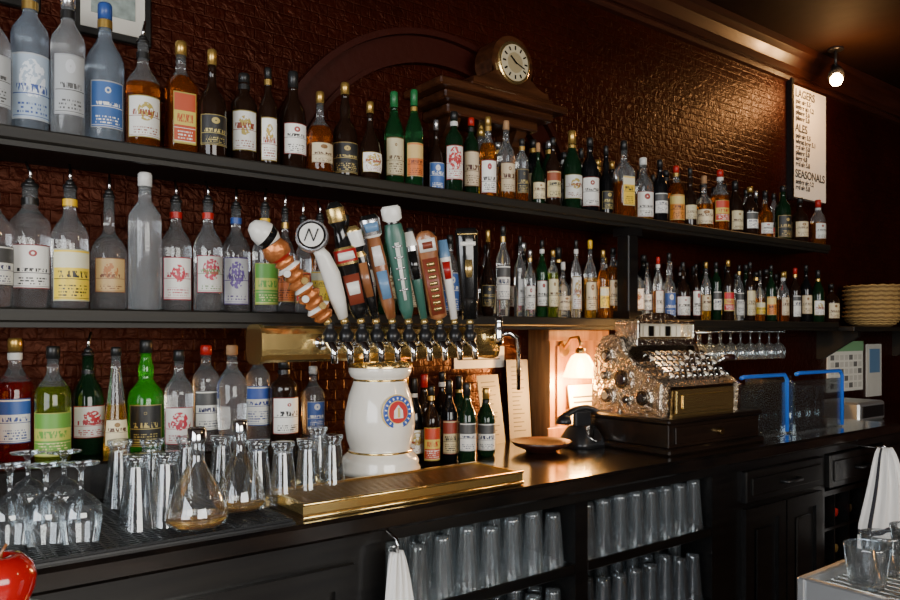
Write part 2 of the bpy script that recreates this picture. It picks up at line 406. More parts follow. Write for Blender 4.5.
def panel(x0,x1,z0,z1,y=FY):
    w=.05
    d.box((x0,y-.018,z0),(x0+w,y,z1),blackwood);d.box((x1-w,y-.018,z0),(x1,y,z1),blackwood)
    d.box((x0+w,y-.018,z0),(x1-w,y,z0+w),blackwood);d.box((x0+w,y-.018,z1-w),(x1-w,y,z1),blackwood)
    d.box((x0+w,y-.004,z0+w),(x1-w,y,z1-w),blackwood)
    d.box((x0+w+.03,y-.012,z0+w+.03),(x1-w-.03,y-.004,z1-w-.03),blackwood,bev=.003)
for k in range(5): panel(-1.42+k*.46,-1.0+k*.46,.1,.84)
d.box((2.385,FY,0),(2.94,FY+.02,TOP-.03),blackwood)
panel(2.395,2.66,.1,.735); panel(2.67,2.935,.1,.735)
d.done('panel_doors',bar)
h=MB()
def drawer(x0,x1,z0,z1):
    h.box((x0,FY-.02,z0),(x1,FY+.02,z1),blackwood,bev=.004)
    h.box((x0+.03,FY-.026,z0+.025),(x1-.03,FY-.018,z1-.025),blackwood,bev=.003)
    c=(x0+x1)/2
    h.tube([(c-.055,FY-.026,(z0+z1)/2),(c-.05,FY-.05,(z0+z1)/2),(c+.05,FY-.05,(z0+z1)/2),(c+.055,FY-.026,(z0+z1)/2)],.007,blackpl)
drawer(2.395,2.935,.755,.868); drawer(2.99,3.495,.735,.868)
h.done('drawers',bar)

w=MB()
for z in (.1,.25,.40,.55): w.box((2.99,1.48,z),(3.49,1.95,z+.012),blackwood)
for x in (3.11,3.235,3.36): w.box((x,1.482,.112),(x+.01,1.94,.699),blackwood)
w.done('wine_rack')
w=MB()
for z in (.112,.262,.412,.562):
    for x in (3.05,3.178,3.303,3.43):
        T=Matrix.Translation((x,1.9,z+.041))@Matrix.Rotation(math.radians(90),4,'X')
        w.lathe([(0,0),(.036,0),(.04,.01),(.04,.2),(.03,.24),(.015,.27),(.015,.32)],G['dkgreen'],T=T,seg=14)
        w.lathe([(.016,.32),(.017,.36),(.017,.395),(0,.395)],CP[random.choice('rgk')],T=T,seg=14)
w.done('wine_bottle_collection')

def tumblers(x0,x1,z,name='pint_glass_collection',hh=.15):
    m=MB(); nx=int((x1-x0-.01)/.069); sp=(x1-x0-.01)/nx
    for iy in range(6):
        for ix in range(nx):
            x=x0+.005+sp*(ix+.5); y=1.505+iy*.074+random.uniform(-.001,.001)
            h=hh+random.choice((0,-.012,.004,-.02))
            r0,r1=.0325,.0215
            m.lathe([(r0,.0),(r0,.004),(r1,h*.93),(r1*.95,h),(0,h)],glassw2,c=(x,y,z),seg=14)
            m.lathe([(r1*.9,h*.86),(0,h*.87)],glassw2,c=(x,y,z),seg=14)
    m.done(name)
for a,b in ((.93,1.56),(1.61,2.22)):
    tumblers(a,b,.70,hh=.155); tumblers(a,b,.46,hh=.17); tumblers(a,b,.11)

# ---------------------------------------------------------------- bottles
SH={
 'std':([(0,0),(.9,0),(1,.02),(1,.57),(.96,.61),(.8,.66),(.5,.72),(.37,.76),(.33,.80),(.33,.89)],.89),
 'slim':([(0,0),(.9,0),(1,.015),(1,.66),(.93,.70),(.65,.75),(.42,.79),(.38,.83),(.38,.9)],.9),
 'wine':([(0,0),(.88,0),(1,.02),(1,.55),(.93,.61),(.72,.68),(.48,.74),(.38,.8),(.35,.84)],.84),
 'squat':([(0,0),(.9,0),(1,.03),(1,.48),(.93,.54),(.7,.60),(.4,.65),(.3,.7),(.28,.86)],.86),
 'round':([(0,0),(.6,0),(.85,.06),(1,.2),(1,.33),(.85,.48),(.55,.58),(.33,.66),(.28,.74),(.27,.86)],.86),
 'cone':([(0,0),(.95,0),(1,.02),(.95,.2),(.8,.4),(.62,.58),(.46,.72),(.38,.8),(.36,.92)],.92),
 'square':([(0,0),(.9,0),(1,.02),(1,.6),(.95,.65),(.6,.7),(.38,.74),(.34,.78),(.34,.88)],.88),
 'taper':([(0,0),(.82,0),(.86,.02),(.94,.3),(1,.58),(.95,.64),(.7,.70),(.42,.76),(.34,.8),(.33,.9)],.9),
 'bulb':([(0,0),(.9,0),(1,.03),(1,.46),(.9,.53),(.55,.60),(.4,.64),(.42,.70),(.44,.74),(.36,.79),(.3,.83),(.3,.88)],.88),
}
LZ={'std':(.12,.5),'slim':(.14,.56),'wine':(.14,.48),'squat':(.1,.42),'round':(.12,.36),'cone':(.1,.34),'square':(.12,.52),'taper':(.14,.52),'bulb':(.1,.4)}
NM={'clear':'vodka_bottle','frost':'frosted_vodka_bottle','bluefrost':'frosted_vodka_bottle','amber':'rum_bottle','whisky':'whisky_bottle','gold':'tequila_bottle',
 'dark':'brandy_bottle','black':'dark_liquor_bottle','green':'gin_bottle','dkgreen':'vermouth_bottle','lime':'melon_liqueur_bottle','red':'bitter_liqueur_bottle','ygreen':'herbal_liqueur_bottle','blue':'blue_liqueur_bottle'}
def bottle(x,y,z,H,R,shape,gl,lab,cap,pour,name=None,fill=None):
    prof,cs=SH[shape]; prof=list(prof)
    if pour: prof[-1]=(prof[-1][0],.965); cs=.965
    fill=fill if fill else (random.uniform(.6,.72) if gl in('lime','red','ygreen') else random.uniform(.42,.74))
    out=[];
    for i,(r,t) in enumerate(prof):
        if i and prof[i-1][1]<fill<t:
            r0,t0=prof[i-1]; k=(fill-t0)/(t-t0); out.append((r0+(r-r0)*k,fill))
        out.append((r,t))
    above=G['clear'] if gl in('clear','amber','whisky','gold','red','ygreen') else G[gl]
    mats=[G[gl] if (out[i][1]+out[i+1][1])/2<fill else above for i in range(len(out)-1)]
    nr=out[-1][0]
    pts=[(r*R,t*H) for r,t in out]
    capm=CP['k'] if pour else CP[cap]
    cr=nr+.05
    pts+=[(cr*R,cs*H+.0005),(cr*R,H*.985),(cr*R*.85,H),(0,H)]
    mats+=[capm]*4
    n=None; ang=math.atan2(-y,-x)*.5+(-math.pi/2)*.5+random.uniform(-.18,.18)
    if shape=='square': n=[5 if p[1]<.64*H else 2 for p in pts]
    m=MB(); m.lathe(pts,mats,seg=24,n=n,ang=ang)
    if lab!='-':
        if lab=='white': lab=random.choice(['white','white2','white3','white'])
        a,b=LZ[shape]; k=12; half=math.radians(random.uniform(50,78) if shape!='square' else 38)
        if shape not in('round','cone'):
            a+=random.uniform(-.06,.05); b+=random.uniform(-.07,.04)
        nz=1 if shape in('std','slim','wine','squat','square','bulb') else 4
        vs=[];fs=[];uv=[]
        def rad(zz):
            for i in range(len(prof)-1):
                if prof[i][1]<=zz<=prof[i+1][1] and prof[i+1][1]>prof[i][1]:
                    q=(zz-prof[i][1])/(prof[i+1][1]-prof[i][1]); return (prof[i][0]+(prof[i+1][0]-prof[i][0])*q)*R
            return R
        for j in range(nz+1):
            zz=a+(b-a)*j/nz; rb=rad(zz)+.0012
            for i in range(k+1):
                th=-half+2*half*i/k; rr=rb
                if shape=='square': rr=rb/((abs(math.cos(th))**5+abs(math.sin(th))**5)**.2)
                vs.append((rr*math.cos(ang+th),rr*math.sin(ang+th),zz*H))
        for j in range(nz):
            for i in range(k):
                q=j*(k+1)+i; fs.append((q,q+1,q+k+2,q+k+1))
                uv.append([(i/k,j/nz),((i+1)/k,j/nz),((i+1)/k,(j+1)/nz),(i/k,(j+1)/nz)])
        m.add(vs,fs,LB[lab],True,uv)
        if shape in('std','slim','wine','taper') and (random.random()<.5 or (pour and cap!='k')):
            t=.855 if shape!='wine' else .8; rn=.36*R+.0015 if shape!='slim' else .4*R+.0015
            m.lathe([(rn,(t-.03)*H),(rn,(t+.025)*H)],CP[cap if pour else random.choice('wgkg')],seg=16)
    if pour:
        a=random.uniform(0,6.28)
        m.lathe([(.009,H),(.0105,H+.006),(.006,H+.010)],CP['k'],seg=10)
        m.tube([(0,0,H+.008),(.001,0,H+.026),(.009*math.cos(a),.009*math.sin(a),H+.05)],[.0045,.004,.0028],chrome,seg=8)
    o=m.done(name or NM[gl]); o.location=(x,y,z)
    return o
def row(text,zbase,ys,zmax=9):
    L=[]
    for i,ln in enumerate([l for l in text.strip().split('\n') if l.strip()]):
        p=ln.split(); px,top,w=float(p[0]),float(p[1]),float(p[2]); y=ys[i%len(ys)]
        pour=len(p)>7 and p[7]=='p'
        t=dep(px,y); H=wz(px,top,y)-zbase-(.05 if pour else 0)
        H=min(H,zmax-(.05 if pour else 0)); 
        L.append([wx(px,y),y,H,w*t/F/2,p[3],p[4],p[5],p[6],pour])
    for _ in range(3):
        for i in range(len(L)):
            for j in range(i+1,min(i+4,len(L))):
                dd=math.hypot(L[i][0]-L[j][0],L[i][1]-L[j][1])-.003; s=L[i][3]+L[j][3]
                if dd<s:
                    k=dd/s; L[i][3]*=k; L[j][3]*=k
    for q in L: bottle(q[0],q[1],zbase,q[2],q[3],*q[4:])
    return L
top="""
-10 -14 38 std frost grey s
30 -16 38 slim bluefrost paleblue s
68 -6 34 slim frost grey s
105 4 38 std bluefrost blue b
143 20 34 std whisky white k p
181 42 33 square whisky red g
212 50 32 squat dark black g
244 74 31 slim dark white k
268 68 22 std dark white k
293 72 27 wine dark white k
320 92 26 squat whisky cream g
345 83 28 bulb dark black g
370 102 26 round dark white g
394 92 24 wine green cream n
414 90 22 wine green orange n
436 120 20 squat dark blue s
454 112 22 slim dkgreen whitered k
471 118 18 slim dkgreen cream r
488 117 20 std amber white g
506 121 20 std amber cream o
522 139 15 slim whisky black k
538 143 18 squat dkgreen cream o
553 138 20 std dark cream2 k
572 131 20 wine dkgreen white g
590 138 18 std black white k
606 146 14 bulb black black k
624 141 18 square whisky yellow k
643 158 20 std gold white w
660 160 15 std black white k
676 166 18 std whisky orange r
690 168 14 bulb dark cream k
704 176 17 squat amber cream o
720 170 17 std whisky red r
735 181 15 wine dark cream k
750 187 15 std dark white g
765 191 15 squat amber white k
783 186 15 std dkgreen black k
800 198 15 std dark cream k
818 200 14 wine amber white r
"""
row(top,US,[1.97,2.0])
mid="""
-8 150 38 std clear white k p
30 150 40 slim clear white k p
70 158 36 std clear yellow y p
109 174 35 squat clear tan s p
145 168 32 slim frost - w
176 172 30 std clear whitered r p
208 172 28 std clear flower r p
236 178 28 std clear purple b p
265 182 25 std clear green y p
285 193 24 std clear orange g p
303 202 20 std clear red r p
320 200 22 std amber yellow y p
345 215 22 std dark red k
366 222 20 std clear white k
388 225 20 wine green cream k
410 228 20 std whisky cream k
432 232 18 std dark white k
450 235 18 std clear blue k
468 240 16 std dark black k
488 230 20 round dark black g
503 226 20 taper clear white k
520 236 15 square clear grey k
530 250 16 std clear white s
542 240 16 std green white k
553 250 14 slim ygreen cream g
563 262 22 squat clear cream w
576 240 16 std clear white k
590 240 16 std gold cream y
603 250 15 std amber yellow g
613 248 13 slim amber cream k
634 258 16 square frost white w
647 262 14 std clear white k
658 257 15 std amber white r
669 253 15 bulb clear blue k
683 262 16 squat dark white k
696 264 14 std dark white k
706 262 15 std gold cream g
716 262 14 slim dkgreen white k
728 260 15 std dark red g
739 265 14 std clear white k
750 262 15 std dark cream k
760 270 14 squat amber yellow k
771 265 14 std dkgreen orange k
783 272 15 std whisky cream g
795 268 14 std dark white r
806 265 14 std black cream k
818 270 15 wine dkgreen white k
831 284 15 std dark cream k
"""
row(mid,MS,[1.96,2.0],.345)
def backrank(x0,x1,z,hmin,hmax):
    x=x0
    while x<x1:
        g=random.choice(['amber','whisky','dark','dkgreen','clear','dark','black','black','whisky'])
        r=random.uniform(.031,.036)
        bottle(x,2.105,z,random.uniform(hmin,hmax),r,random.choice(['std','slim','wine','bulb','squat']),g,random.choice(['white','cream','black','red','yellow','cream2','cream','white']),random.choice('kkkgsk'),False)
        x+=random.uniform(.082,.1)
backrank(1.75,3.85,US,.24,.30); backrank(1.6,3.95,MS,.23,.29)
low="""
-20 342 34 std whisky white k
15 338 34 std red whiteblue g
53 346 33 std ygreen green k
88 332 30 wine dkgreen whitered k p
116 347 24 cone gold cream k
146 340 34 bulb lime black k
179 350 28 std clear whitered k
206 345 26 slim clear white r
232 345 30 taper clear - o
258 346 24 slim clear whiteblue s
284 360 27 slim dark white k
313 366 23 std clear blue w
"""
row(low,1.05,[1.955,2.02],.315)
low2="""
414 378 19 wine black white k
431 386 19 std dark red k
449 380 18 wine black cream2 k
467 383 19 wine dkgreen white k
486 388 18 wine dkgreen white g
"""
row(low2,CT,[1.87,1.82])
low3="""
405 372 18 wine black white g
424 374 18 wine dark red r
442 372 18 std dark cream k
459 376 18 wine dkgreen white k
"""
row(low3,CT,[1.98])

# ---------------------------------------------------------------- bar mat and glassware
m=MB(); rub=pr('black_rubber',(.010,.011,.013),.34)
mx0,mx1,my0,my1=-1.2,.70,1.45,1.86
m.box((mx0,my0,CT),(mx1,my1,CT+.004),rub)
y=my0+.006
while y<my1-.006:
    m.box((mx0+.004,y,CT+.004),(mx1-.004,y+.005,CT+.009),rub); y+=.014
x=mx0+.01
while x<mx1-.01:
    m.box((x,my0+.004,CT+.004),(x+.004,my1-.004,CT+.0085),rub); x+=.02
m.done('rubber_bar_mat')
MT=CT+.009
def spot(px,py,zb):
    u=(px-450)/F; t=(1.35-zb)*F/(py-HZ); return t*(S+C*u),t*(C-S*u)
def snifter(px,py):
    x,y=spot(px,py,MT); m=MB(); m.lathe([(.029,0),(.034,.03),(.037,.055),(.033,.078),(.02,.092),(.006,.1),(.0045,.11),(.0045,.138),(.01,.146),(.031,.15),(.032,.153),(0,.155)],glassw,seg=28)
    o=m.done('snifter_glass'); o.location=(x,y,MT)
for p in ((10,549),(46,548),(81,546),(28,528),(64,527)): snifter(*p)
def pils(px,py,h=.148):
    x,y=spot(px,py,MT); m=MB(); m.lathe([(.037,0),(.0345,.02),(.028,h*.5),(.022,h*.84),(.0215,h*.88),(.026,h*.93),(.027,h),(0,h)],glassw,seg=24)
    m.lathe([(.021,h*.83),(0,h*.82)],glassw,seg=24)
    o=m.done('pilsner_glass'); o.location=(x,y,MT if x-.037<.70 else CT)
for p in ((137,528),(166,524),(283,502),(308,497),(332,491),(258,505),(222,498),(120,505),(152,503),(188,500),(318,478)): pils(*p)
def decanter(x,y,R,H,liq,z):
    m=MB()
    p=[(0,0),(R*.8,0),(R,.012),(R*.98,.03),(R*.75,H*.38),(R*.4,H*.56),(R*.25,H*.66),(R*.24,H*.84),(R*.32,H*.88),(R*.3,H*.9)]
    m.lathe(p,glassw,seg=32)
    m.lathe([(0,.004),(R*.77,.004),(R*.95,.014),(R*.94,.02),(0,.021)],G['gold'],seg=32)
    m.lathe([(R*.3,H*.87),(R*.3,H*.98),(R*.24,H),(0,H)],chrome,seg=20)
    o=m.done('glass_decanter'); o.location=(x,y,z)
decanter(wx(197,1.52),1.52,.062,.2,0,MT); decanter(wx(240,1.6),1.60,.056,.2,0,MT)

# ---------------------------------------------------------------- draft tower
tw=empty('draft_beer_tower')
TY=1.76; TX=wx(380,TY); TB=CT
m=MB(); 
zt=1.268
Hh=zt-TB-.02
m.lathe([(0,0),(.112,0),(.112,.012),(.106,.022),(.108,.03),(.1,.045),(.088,.055),(.083,.065),(.092,.09),(.097,.13),(.096,.16),(.086,.21),(.074,.245),(.071,.255),(.082,.262),(.087,.275),(.086,Hh),(0,Hh)],white_cer,c=(TX,TY,TB+.02),seg=48)
m.box((TX-.1,TY-.1,TB),(TX+.1,TY+.1,TB+.02),tanwood,bev=.004)
for zz,r in ((TB+.02+.058,.0885),(TB+.02+.252,.0735)): m.lathe([(r,-.003),(r+.002,0),(r,.003)],brass,c=(TX,TY,zz),seg=48)
m.done('ceramic_column',tw)
m=MB()
va=math.atan2(-TY,-TX)+math.radians(30)
dirv=Vector((math.cos(va),math.sin(va),.05)); cc=Vector((TX,TY,TB+.02+.165))+dirv*.088
cols=[pr('emblem_blue',(.04,.1,.4),.3),pr('emblem_white',(.85,.82,.78),.3),pr('emblem_red',(.55,.04,.04),.3),pr('emblem_gold',(.7,.5,.15),.3)]
for r,q,c in ((.047,0,cols[3]),(.044,.002,cols[0]),(.031,.004,cols[3]),(.029,.005,cols[2])): m.disc(cc+dirv*(q),r,.004,c,dirv,28)
# crest device: shield with lettering band around
rt=dirv.cross(Vector((0,0,1))).normalized()*-1; upv=rt.cross(dirv).normalized()
Tm=Matrix(((rt.x,-dirv.x,upv.x,0),(rt.y,-dirv.y,upv.y,0),(rt.z,-dirv.z,upv.z,0),(0,0,0,1))); Tm=Matrix.Translation(cc+dirv*.009)@Tm
m.extr([(-.014,.016),(.014,.016),(.013,-.004),(.0,-.019),(-.013,-.004)],-.002,.002,cols[1],'Y',T=Tm)
m.extr([(-.003,.014),(.003,.014),(.003,-.012),(-.003,-.012)],-.0035,-.002,cols[3],'Y',T=Tm)
for k in range(18):
    a=2*math.pi*k/18
    m.box((-.0018,-.0005,.034),(.0018,.004,.040),cols[1],T=Tm@Matrix.Translation((0,.0015,0))@Matrix.Rotation(a,4,'Y'))
m.done('round_emblem',tw)
bx0,bx1=wx(262,TY-.04),wx(497,TY-.04)
m=MB()
pts=[]
for i in range(24):
    a=2*math.pi*i/24; e=4; rr=1/((abs(math.cos(a))**e+abs(math.sin(a))**e)**(1/e)); pts.append((TY+.046*math.cos(a)*rr,1.322+.046*math.sin(a)*rr))
m.extr(pts,bx0,bx1,brass,'X',smooth=False)
for xx in (bx0-.004,bx1-.006): m.extr([(TY+(p[0]-TY)*1.08,1.322+(p[1]-1.322)*1.08) for p in pts],xx,xx+.01,brass,'X')
m.lathe([(.09,0),(.09,.012),(.06,.02)],brass,c=(TX,TY,zt-.012),seg=32)
m.done('brass_crossbar',tw,recalc=True)
taps=[330,346,362,377,393,409,425,440,455,470]
kinds=[0,1,2,8,3,4,9,5,6,7]
tops=[(260,228),(308,226),(333,202),(352,226),(368,215),(390,206),(408,232),(424,231),(442,240),(466,228)]
FYY=TY-.046
orange=pr('tap_copper',(.6,.2,.06),.25,metal=.6,bump=.6,bscale=120); teal=pr('tap_teal',(.04,.12,.09),.3); tapw=pr('tap_cream',(.78,.76,.7),.25)
tapbl=pr('tap_blue',(.13,.25,.42),.3); tapwood=wood('tap_wood',(.2,.07,.025),(.40,.16,.06),.3,.5,(20,20,3)); tapk=pr('tap_black',(.008,.008,.008),.12,coat=.5); tapred=pr('tap_red',(.35,.012,.012),.3); tapg=pr('tap_gold',(.6,.42,.15),.25,metal=.8); taps_=pr('tap_silver',(.6,.6,.62),.2,metal=.8); tapdr=pr('tap_dark_red',(.2,.04,.02),.4)
def frame(a,b):
    d=(b-a).normalized(); L=(b-a).length
    v=Vector((.45,.89,0)); xv=v.cross(d).normalized(); yv=d.cross(xv).normalized()
    M=Matrix((( xv.x,yv.x,d.x,a.x),(xv.y,yv.y,d.y,a.y),(xv.z,yv.z,d.z,a.z),(0,0,0,1)))
    return M,L
OFF=lambda k:Matrix.Translation((0,-k,0))
for i,(px,tp,kd) in enumerate(zip(taps,tops,kinds)):
    x=wx(px,FYY-.05); z0=1.325
    m=MB()
    m.tube([(x,FYY+.004,z0),(x,FYY-.03,z0)],.011,chrome); m.tube([(x,FYY-.001,z0),(x,FYY-.006,z0)],.018,chrome)
    m.tube([(x,FYY-.028,z0+.012),(x,FYY-.05,z0+.004),(x,FYY-.07,z0-.018),(x,FYY-.074,z0-.05)],[.013,.014,.010,.008],chrome)
    m.lathe([(0,-.012),(.012,-.012),(.0185,0),(.0195,.012),(.013,.022),(.009,.03),(.012,.034),(.01,.042),(0,.042)],blackpl,c=(x,FYY-.05,z0+.01),seg=16)
    m.done('faucet_%d'%(i+1),tw)
    a=Vector((x,FYY-.05,z0+.045)); b=P(tp[0],tp[1],FYY-.05-.014*(i%2)); T,L=frame(a,b)
    m=MB()
    m.loft([(0,.009,.009),(.012,.011,.011),(.02,.008,.008)],tapg,T,e=2)
    if kd==0:
        secs=[];ms=[]
        n=9
        for k in range(n):
            s0=.02+k*(L*.70-.02)/n; s1=.02+(k+1)*(L*.70-.02)/n; w_=.019+.005*(k%2)
            secs+=[(s0,w_,.016),(s0+(s1-s0)*.55,w_+.007,.021),(s1-.0005,w_-.002,.014)]; ms+=[orange,tapw if k%3==1 else orange,tapk]
        m.loft(secs,ms[:len(secs)-1],T,e=3)
        m.loft([(L*.68,.014,.014),(L*.72,.030,.022),(L*.78,.034,.026),(L*.85,.026,.022),(L*.88,.014,.012)],[tapred,orange,orange,tapk],T,e=2)
        q=T@Vector((0,0,L*.94)); 
        m.lathe([(0,-.042),(.015,-.036),(.027,-.018),(.031,0),(.027,.018),(.015,.036),(0,.042)],[tapw,tapw,tapk,tapw,tapw,tapw],T=Matrix.Translation(q)@Matrix.Rotation(math.radians(-60),4,'Y'),seg=18)
        for k in range(4): m.disc(T@Vector((.012*(-1)**k,-.022,L*(.2+.13*k))),.009,.006,tapw if k%2 else tapg,T.to_3x3()@Vector((0,-1,0)),14)
    elif kd==1:
        m.loft([(.02,.013,.012),(L*.25,.020,.015,.004),(L*.5,.023,.016,.010),(L*.7,.018,.015,.008),(L*.8,.013,.012,0)],tapw,T,e=2)
        q=T@Vector((0,0,L*.90)); vd=Vector((-.5,-.8,.1)).normalized()
        m.disc(q-vd*.01,.040,.02,taps_,vd,28); m.disc(q+vd*.008,.034,.006,tapk,vd,28); m.disc(q+vd*.012,.029,.004,tapw,vd,28)
        for dx in (-.011,.0,.011):
            m.box((-.0015,-.003,-.016),(.0015,0,.016),tapk,T=Matrix.Translation(q+vd*.016+Vector((dx*.85,-dx*.5,0)))@Matrix.Rotation(math.radians(-32),4,'Z')@Matrix.Rotation(math.radians(20 if dx else -20),4,'Y'))
    elif kd==2:
        m.loft([(.02,.015,.014),(L*.15,.025,.018),(L*.5,.028,.018),(L*.52,.029,.019),(L*.62,.029,.019),(L*.64,.022,.015),(L*.8,.014,.012),(L*.84,.023,.016),(L*.95,.023,.016),(L,.012,.01)],[tapk,tapk,tapg,tapred,tapg,tapk,tapk,tapg,tapk],T)
        m.loft([(L*.18,.019,.004),(L*.42,.021,.004)],tapdr,T@OFF(.017)); m.loft([(L*.26,.014,.003),(L*.36,.016,.003)],tapw,T@OFF(.0205)); m.loft([(L*.54,.022,.003),(L*.60,.020,.003)],tapw,T@OFF(.018))
    elif kd==3:
        m.loft([(.02,.011,.01),(L*.2,.018,.012),(L*.6,.021,.014),(L*.8,.018,.012),(L*.82,.025,.016),(L*.96,.027,.016),(L,.018,.012)],[tapwood,tapwood,tapwood,tapw,taps_,tapk],T)
        m.loft([(L*.25,.012,.003),(L*.5,.014,.003)],tapbl,T@OFF(.0135)); m.loft([(L*.55,.014,.003),(L*.72,.012,.003)],tapw,T@OFF(.0135))
        m.loft([(L*.85,.017,.003),(L*.93,.019,.003)],tapbl,T@OFF(.016))
    elif kd==4:
        m.loft([(.02,.011,.01),(L*.15,.020,.012),(L*.75,.027,.013),(L*.85,.022,.012),(L*.87,.014,.01),(L*.89,.026,.012),(L*.98,.026,.012),(L,.02,.01)],[teal,teal,teal,tapk,tapw,tapw,tapw],T)
        m.loft([(L*.22,.004,.002),(L*.7,.006,.002)],tapw,T@OFF(.0135))
        for k in range(5): m.loft([(L*(.3+.09*k),.012,.002),(L*(.315+.09*k),.013,.002)],taps_,T@OFF(.0135))
    elif kd==5:
        m.loft([(.02,.013,.01),(L*.1,.024,.013),(L*.75,.027,.013),(L*.8,.031,.014),(L*.92,.031,.014),(L*.98,.019,.012),(L,.010,.01)],tapwood,T,e=3)
        m.loft([(L*.13,.018,.003),(L*.72,.021,.003)],tapdr,T@OFF(.0125))
        m.loft([(L*.79,.023,.003),(L*.92,.023,.003)],tapw,T@OFF(.0135)); m.loft([(L*.82,.014,.003),(L*.89,.014,.003)],tapdr,T@OFF(.016))
        for q in range(8): m.loft([(L*(.17+.067*q),.011,.002),(L*(.21+.067*q),.011,.002)],tapg,T@OFF(.0155))
    elif kd==6:
        m.loft([(.02,.010,.009),(L*.5,.013,.01),(L*.8,.016,.01),(L,.013,.01)],[tapw,tapw,tapbl],T)
        m.loft([(L*.55,.009,.003),(L*.75,.011,.003)],tapred,T@OFF(.009))
    elif kd==8:
        m.loft([(.02,.011,.010),(L*.3,.015,.012),(L*.7,.019,.012),(L*.75,.012,.01),(L*.8,.020,.012),(L*.95,.020,.012),(L,.010,.01)],[tapk,tapk,tapg,tapk,tapw,tapg],T)
        m.loft([(L*.3,.010,.003),(L*.64,.013,.003)],tapwood,T@OFF(.0115))
    elif kd==9:
        m.loft([(.02,.010,.009),(L*.5,.015,.010),(L*.85,.019,.010),(L,.012,.009)],[teal,taps_,tapw],T)
        m.loft([(L*.5,.009,.003),(L*.8,.012,.003)],tapk,T@OFF(.0095))
    else:
        m.loft([(.02,.022,.012),(L*.3,.024,.014),(L*.72,.031,.018),(L*.96,.033,.018),(L,.028,.014)],tapk,T,e=3)
        m.loft([(L*.82,.022,.002),(L*.86,.022,.002)],tapw,T@OFF(.018)); m.loft([(L*.5,.008,.004),(L*.58,.012,.004),(L*.68,.010,.004)],tapg,T@OFF(.016))
        m.loft([(L*.93,.030,.002),(L*.945,.030,.002)],tapg,T@OFF(.018))
    m.done('tap_handle_%d'%(i+1),tw,recalc=True)
m=MB(); sx=bx1-.02; y=FYY-.02
m.tube([(sx,FYY+.004,1.335),(sx,FYY-.02,1.345)],.012,chrome)
m.lathe([(0,-.03),(.012,-.03),(.014,-.01),(.014,.02),(.01,.03),(.012,.036),(.012,.05),(0,.055)],chrome,c=(sx,FYY-.025,1.345),seg=18)
m.tube([(sx,FYY-.03,1.345),(sx+.02,FYY-.05,1.35),(sx+.045,FYY-.055,1.335),(sx+.052,FYY-.055,1.29),(sx+.052,FYY-.055,1.18)],[.008,.008,.008,.007,.006],chrome)
m.done('stout_spout',tw)
m=MB(); a0,a1=wx(301,1.47),wx(520,1.47); b0,b1,zz=1.46,1.655,CT+.034
m.box((a0,b0,CT),(a1,b1,CT+.012),brassD)
m.box((a0,b0,CT+.012),(a1,b0+.010,zz),brass);m.box((a0,b1-.010,CT+.012),(a1,b1,zz),brass);m.box((a0,b0+.010,CT+.012),(a0+.010,b1-.010,zz),brass);m.box((a1-.010,b0+.010,CT+.012),(a1,b1-.010,zz),brass)
y=b0+.016
while y<b1-.016:
    m.box((a0+.010,y,zz-.008),(a1-.010,y+.005,zz-.004),brassD); y+=.0125
for k in range(5): m.box((a0+.1+k*.11,b0+.010,zz-.014),(a0+.106+k*.11,b1-.010,zz-.008),brassD)
m.tube([(a0,b0-.002,zz-.001),(a1,b0-.002,zz-.001)],.004,brass,8); m.tube([(a0,b0-.002,CT+.005),(a1,b0-.002,CT+.005)],.004,brass,8)
m.done('brass_drip_tray')

# ---------------------------------------------------------------- clock and ledge
m=MB()
m.box((1.44,1.93,2.155),(2.02,WALL,2.182),clockwood,bev=.005); m.box((1.48,1.96,2.125),(1.98,WALL,2.155),clockwood,bev=.006)
m.box((1.52,2.0,2.09),(1.94,WALL,2.125),clockwood,bev=.006)
for xx in (1.55,1.86): m.extr([(WALL,2.09),(WALL,1.99),(2.12,1.99),(2.06,2.04),(2.03,2.09)],xx,xx+.05,clockwood,'X')
m.done('clock_ledge')
ck=empty('mantel_clock'); cx=1.79; cz=2.182; m=MB()
out=[(cx-.18,cz+.02)]
r=.096; cy=cz+.122
for i in range(9):
    t=i/8; out.append((cx-.175+t*.09,cz+.045+.04*t*t))
for i in range(19):
    a=math.radians(205-230*i/18); out.append((cx+r*math.cos(a),cy+r*math.sin(a)))
for i in range(9):
    t=1-i/8; out.append((cx+.175-t*.09,cz+.045+.04*t*t))
out.append((cx+.18,cz+.02))
m.extr(out,1.975,2.07,clockwood,'Y'); m.box((cx-.195,1.965,cz),(cx+.195,2.08,cz+.022),clockwood,bev=.004); m.done('case',ck,recalc=True)
m=MB(); m.disc((cx,1.976,cy),.075,.012,brass,(0,-1,0),40); m.disc((cx,1.966,cy),.064,.004,pr('clock_dial',(.5,.43,.28),.4),(0,-1,0),40); m.disc((cx,1.9625,cy),.036,.001,pr('clock_centre',(.34,.27,.15),.4),(0,-1,0),40)
for i in range(12):
    a=math.radians(30*i); m.box((-.003,-.0015,.044),(.003,0,.058),tapk,T=Matrix.Translation((cx,1.962,cy))@Matrix.Rotation(a,4,'Y'))
for a,l,w_ in ((math.radians(-50),.03,.003),(math.radians(110),.045,.002)): m.box((-w_,-.003,-.006),(w_,-.0016,l),tapk,T=Matrix.Translation((cx,1.9612,cy))@Matrix.Rotation(a,4,'Y'))
m.done('dial',ck)

m=MB(); x0,x1=.40,.60
m.box((x0,2.13,2.13),(x1,WALL,2.5),blackwood,bev=.004); m.box((x0+.02,2.126,2.15),(x1-.02,2.13,2.48),paper)
m.box((x0+.045,2.124,2.19),(x1-.045,2.126,2.30),pr('picture_print',(.25,.3,.28),.6,var=.8,bscale=40)); m.done('framed_picture')
m=MB(); m.box((.18,2.13,2.16),(.33,WALL,2.5),blackwood,bev=.004); m.box((.2,2.126,2.18),(.31,2.13,2.48),paper); m.done('framed_picture')

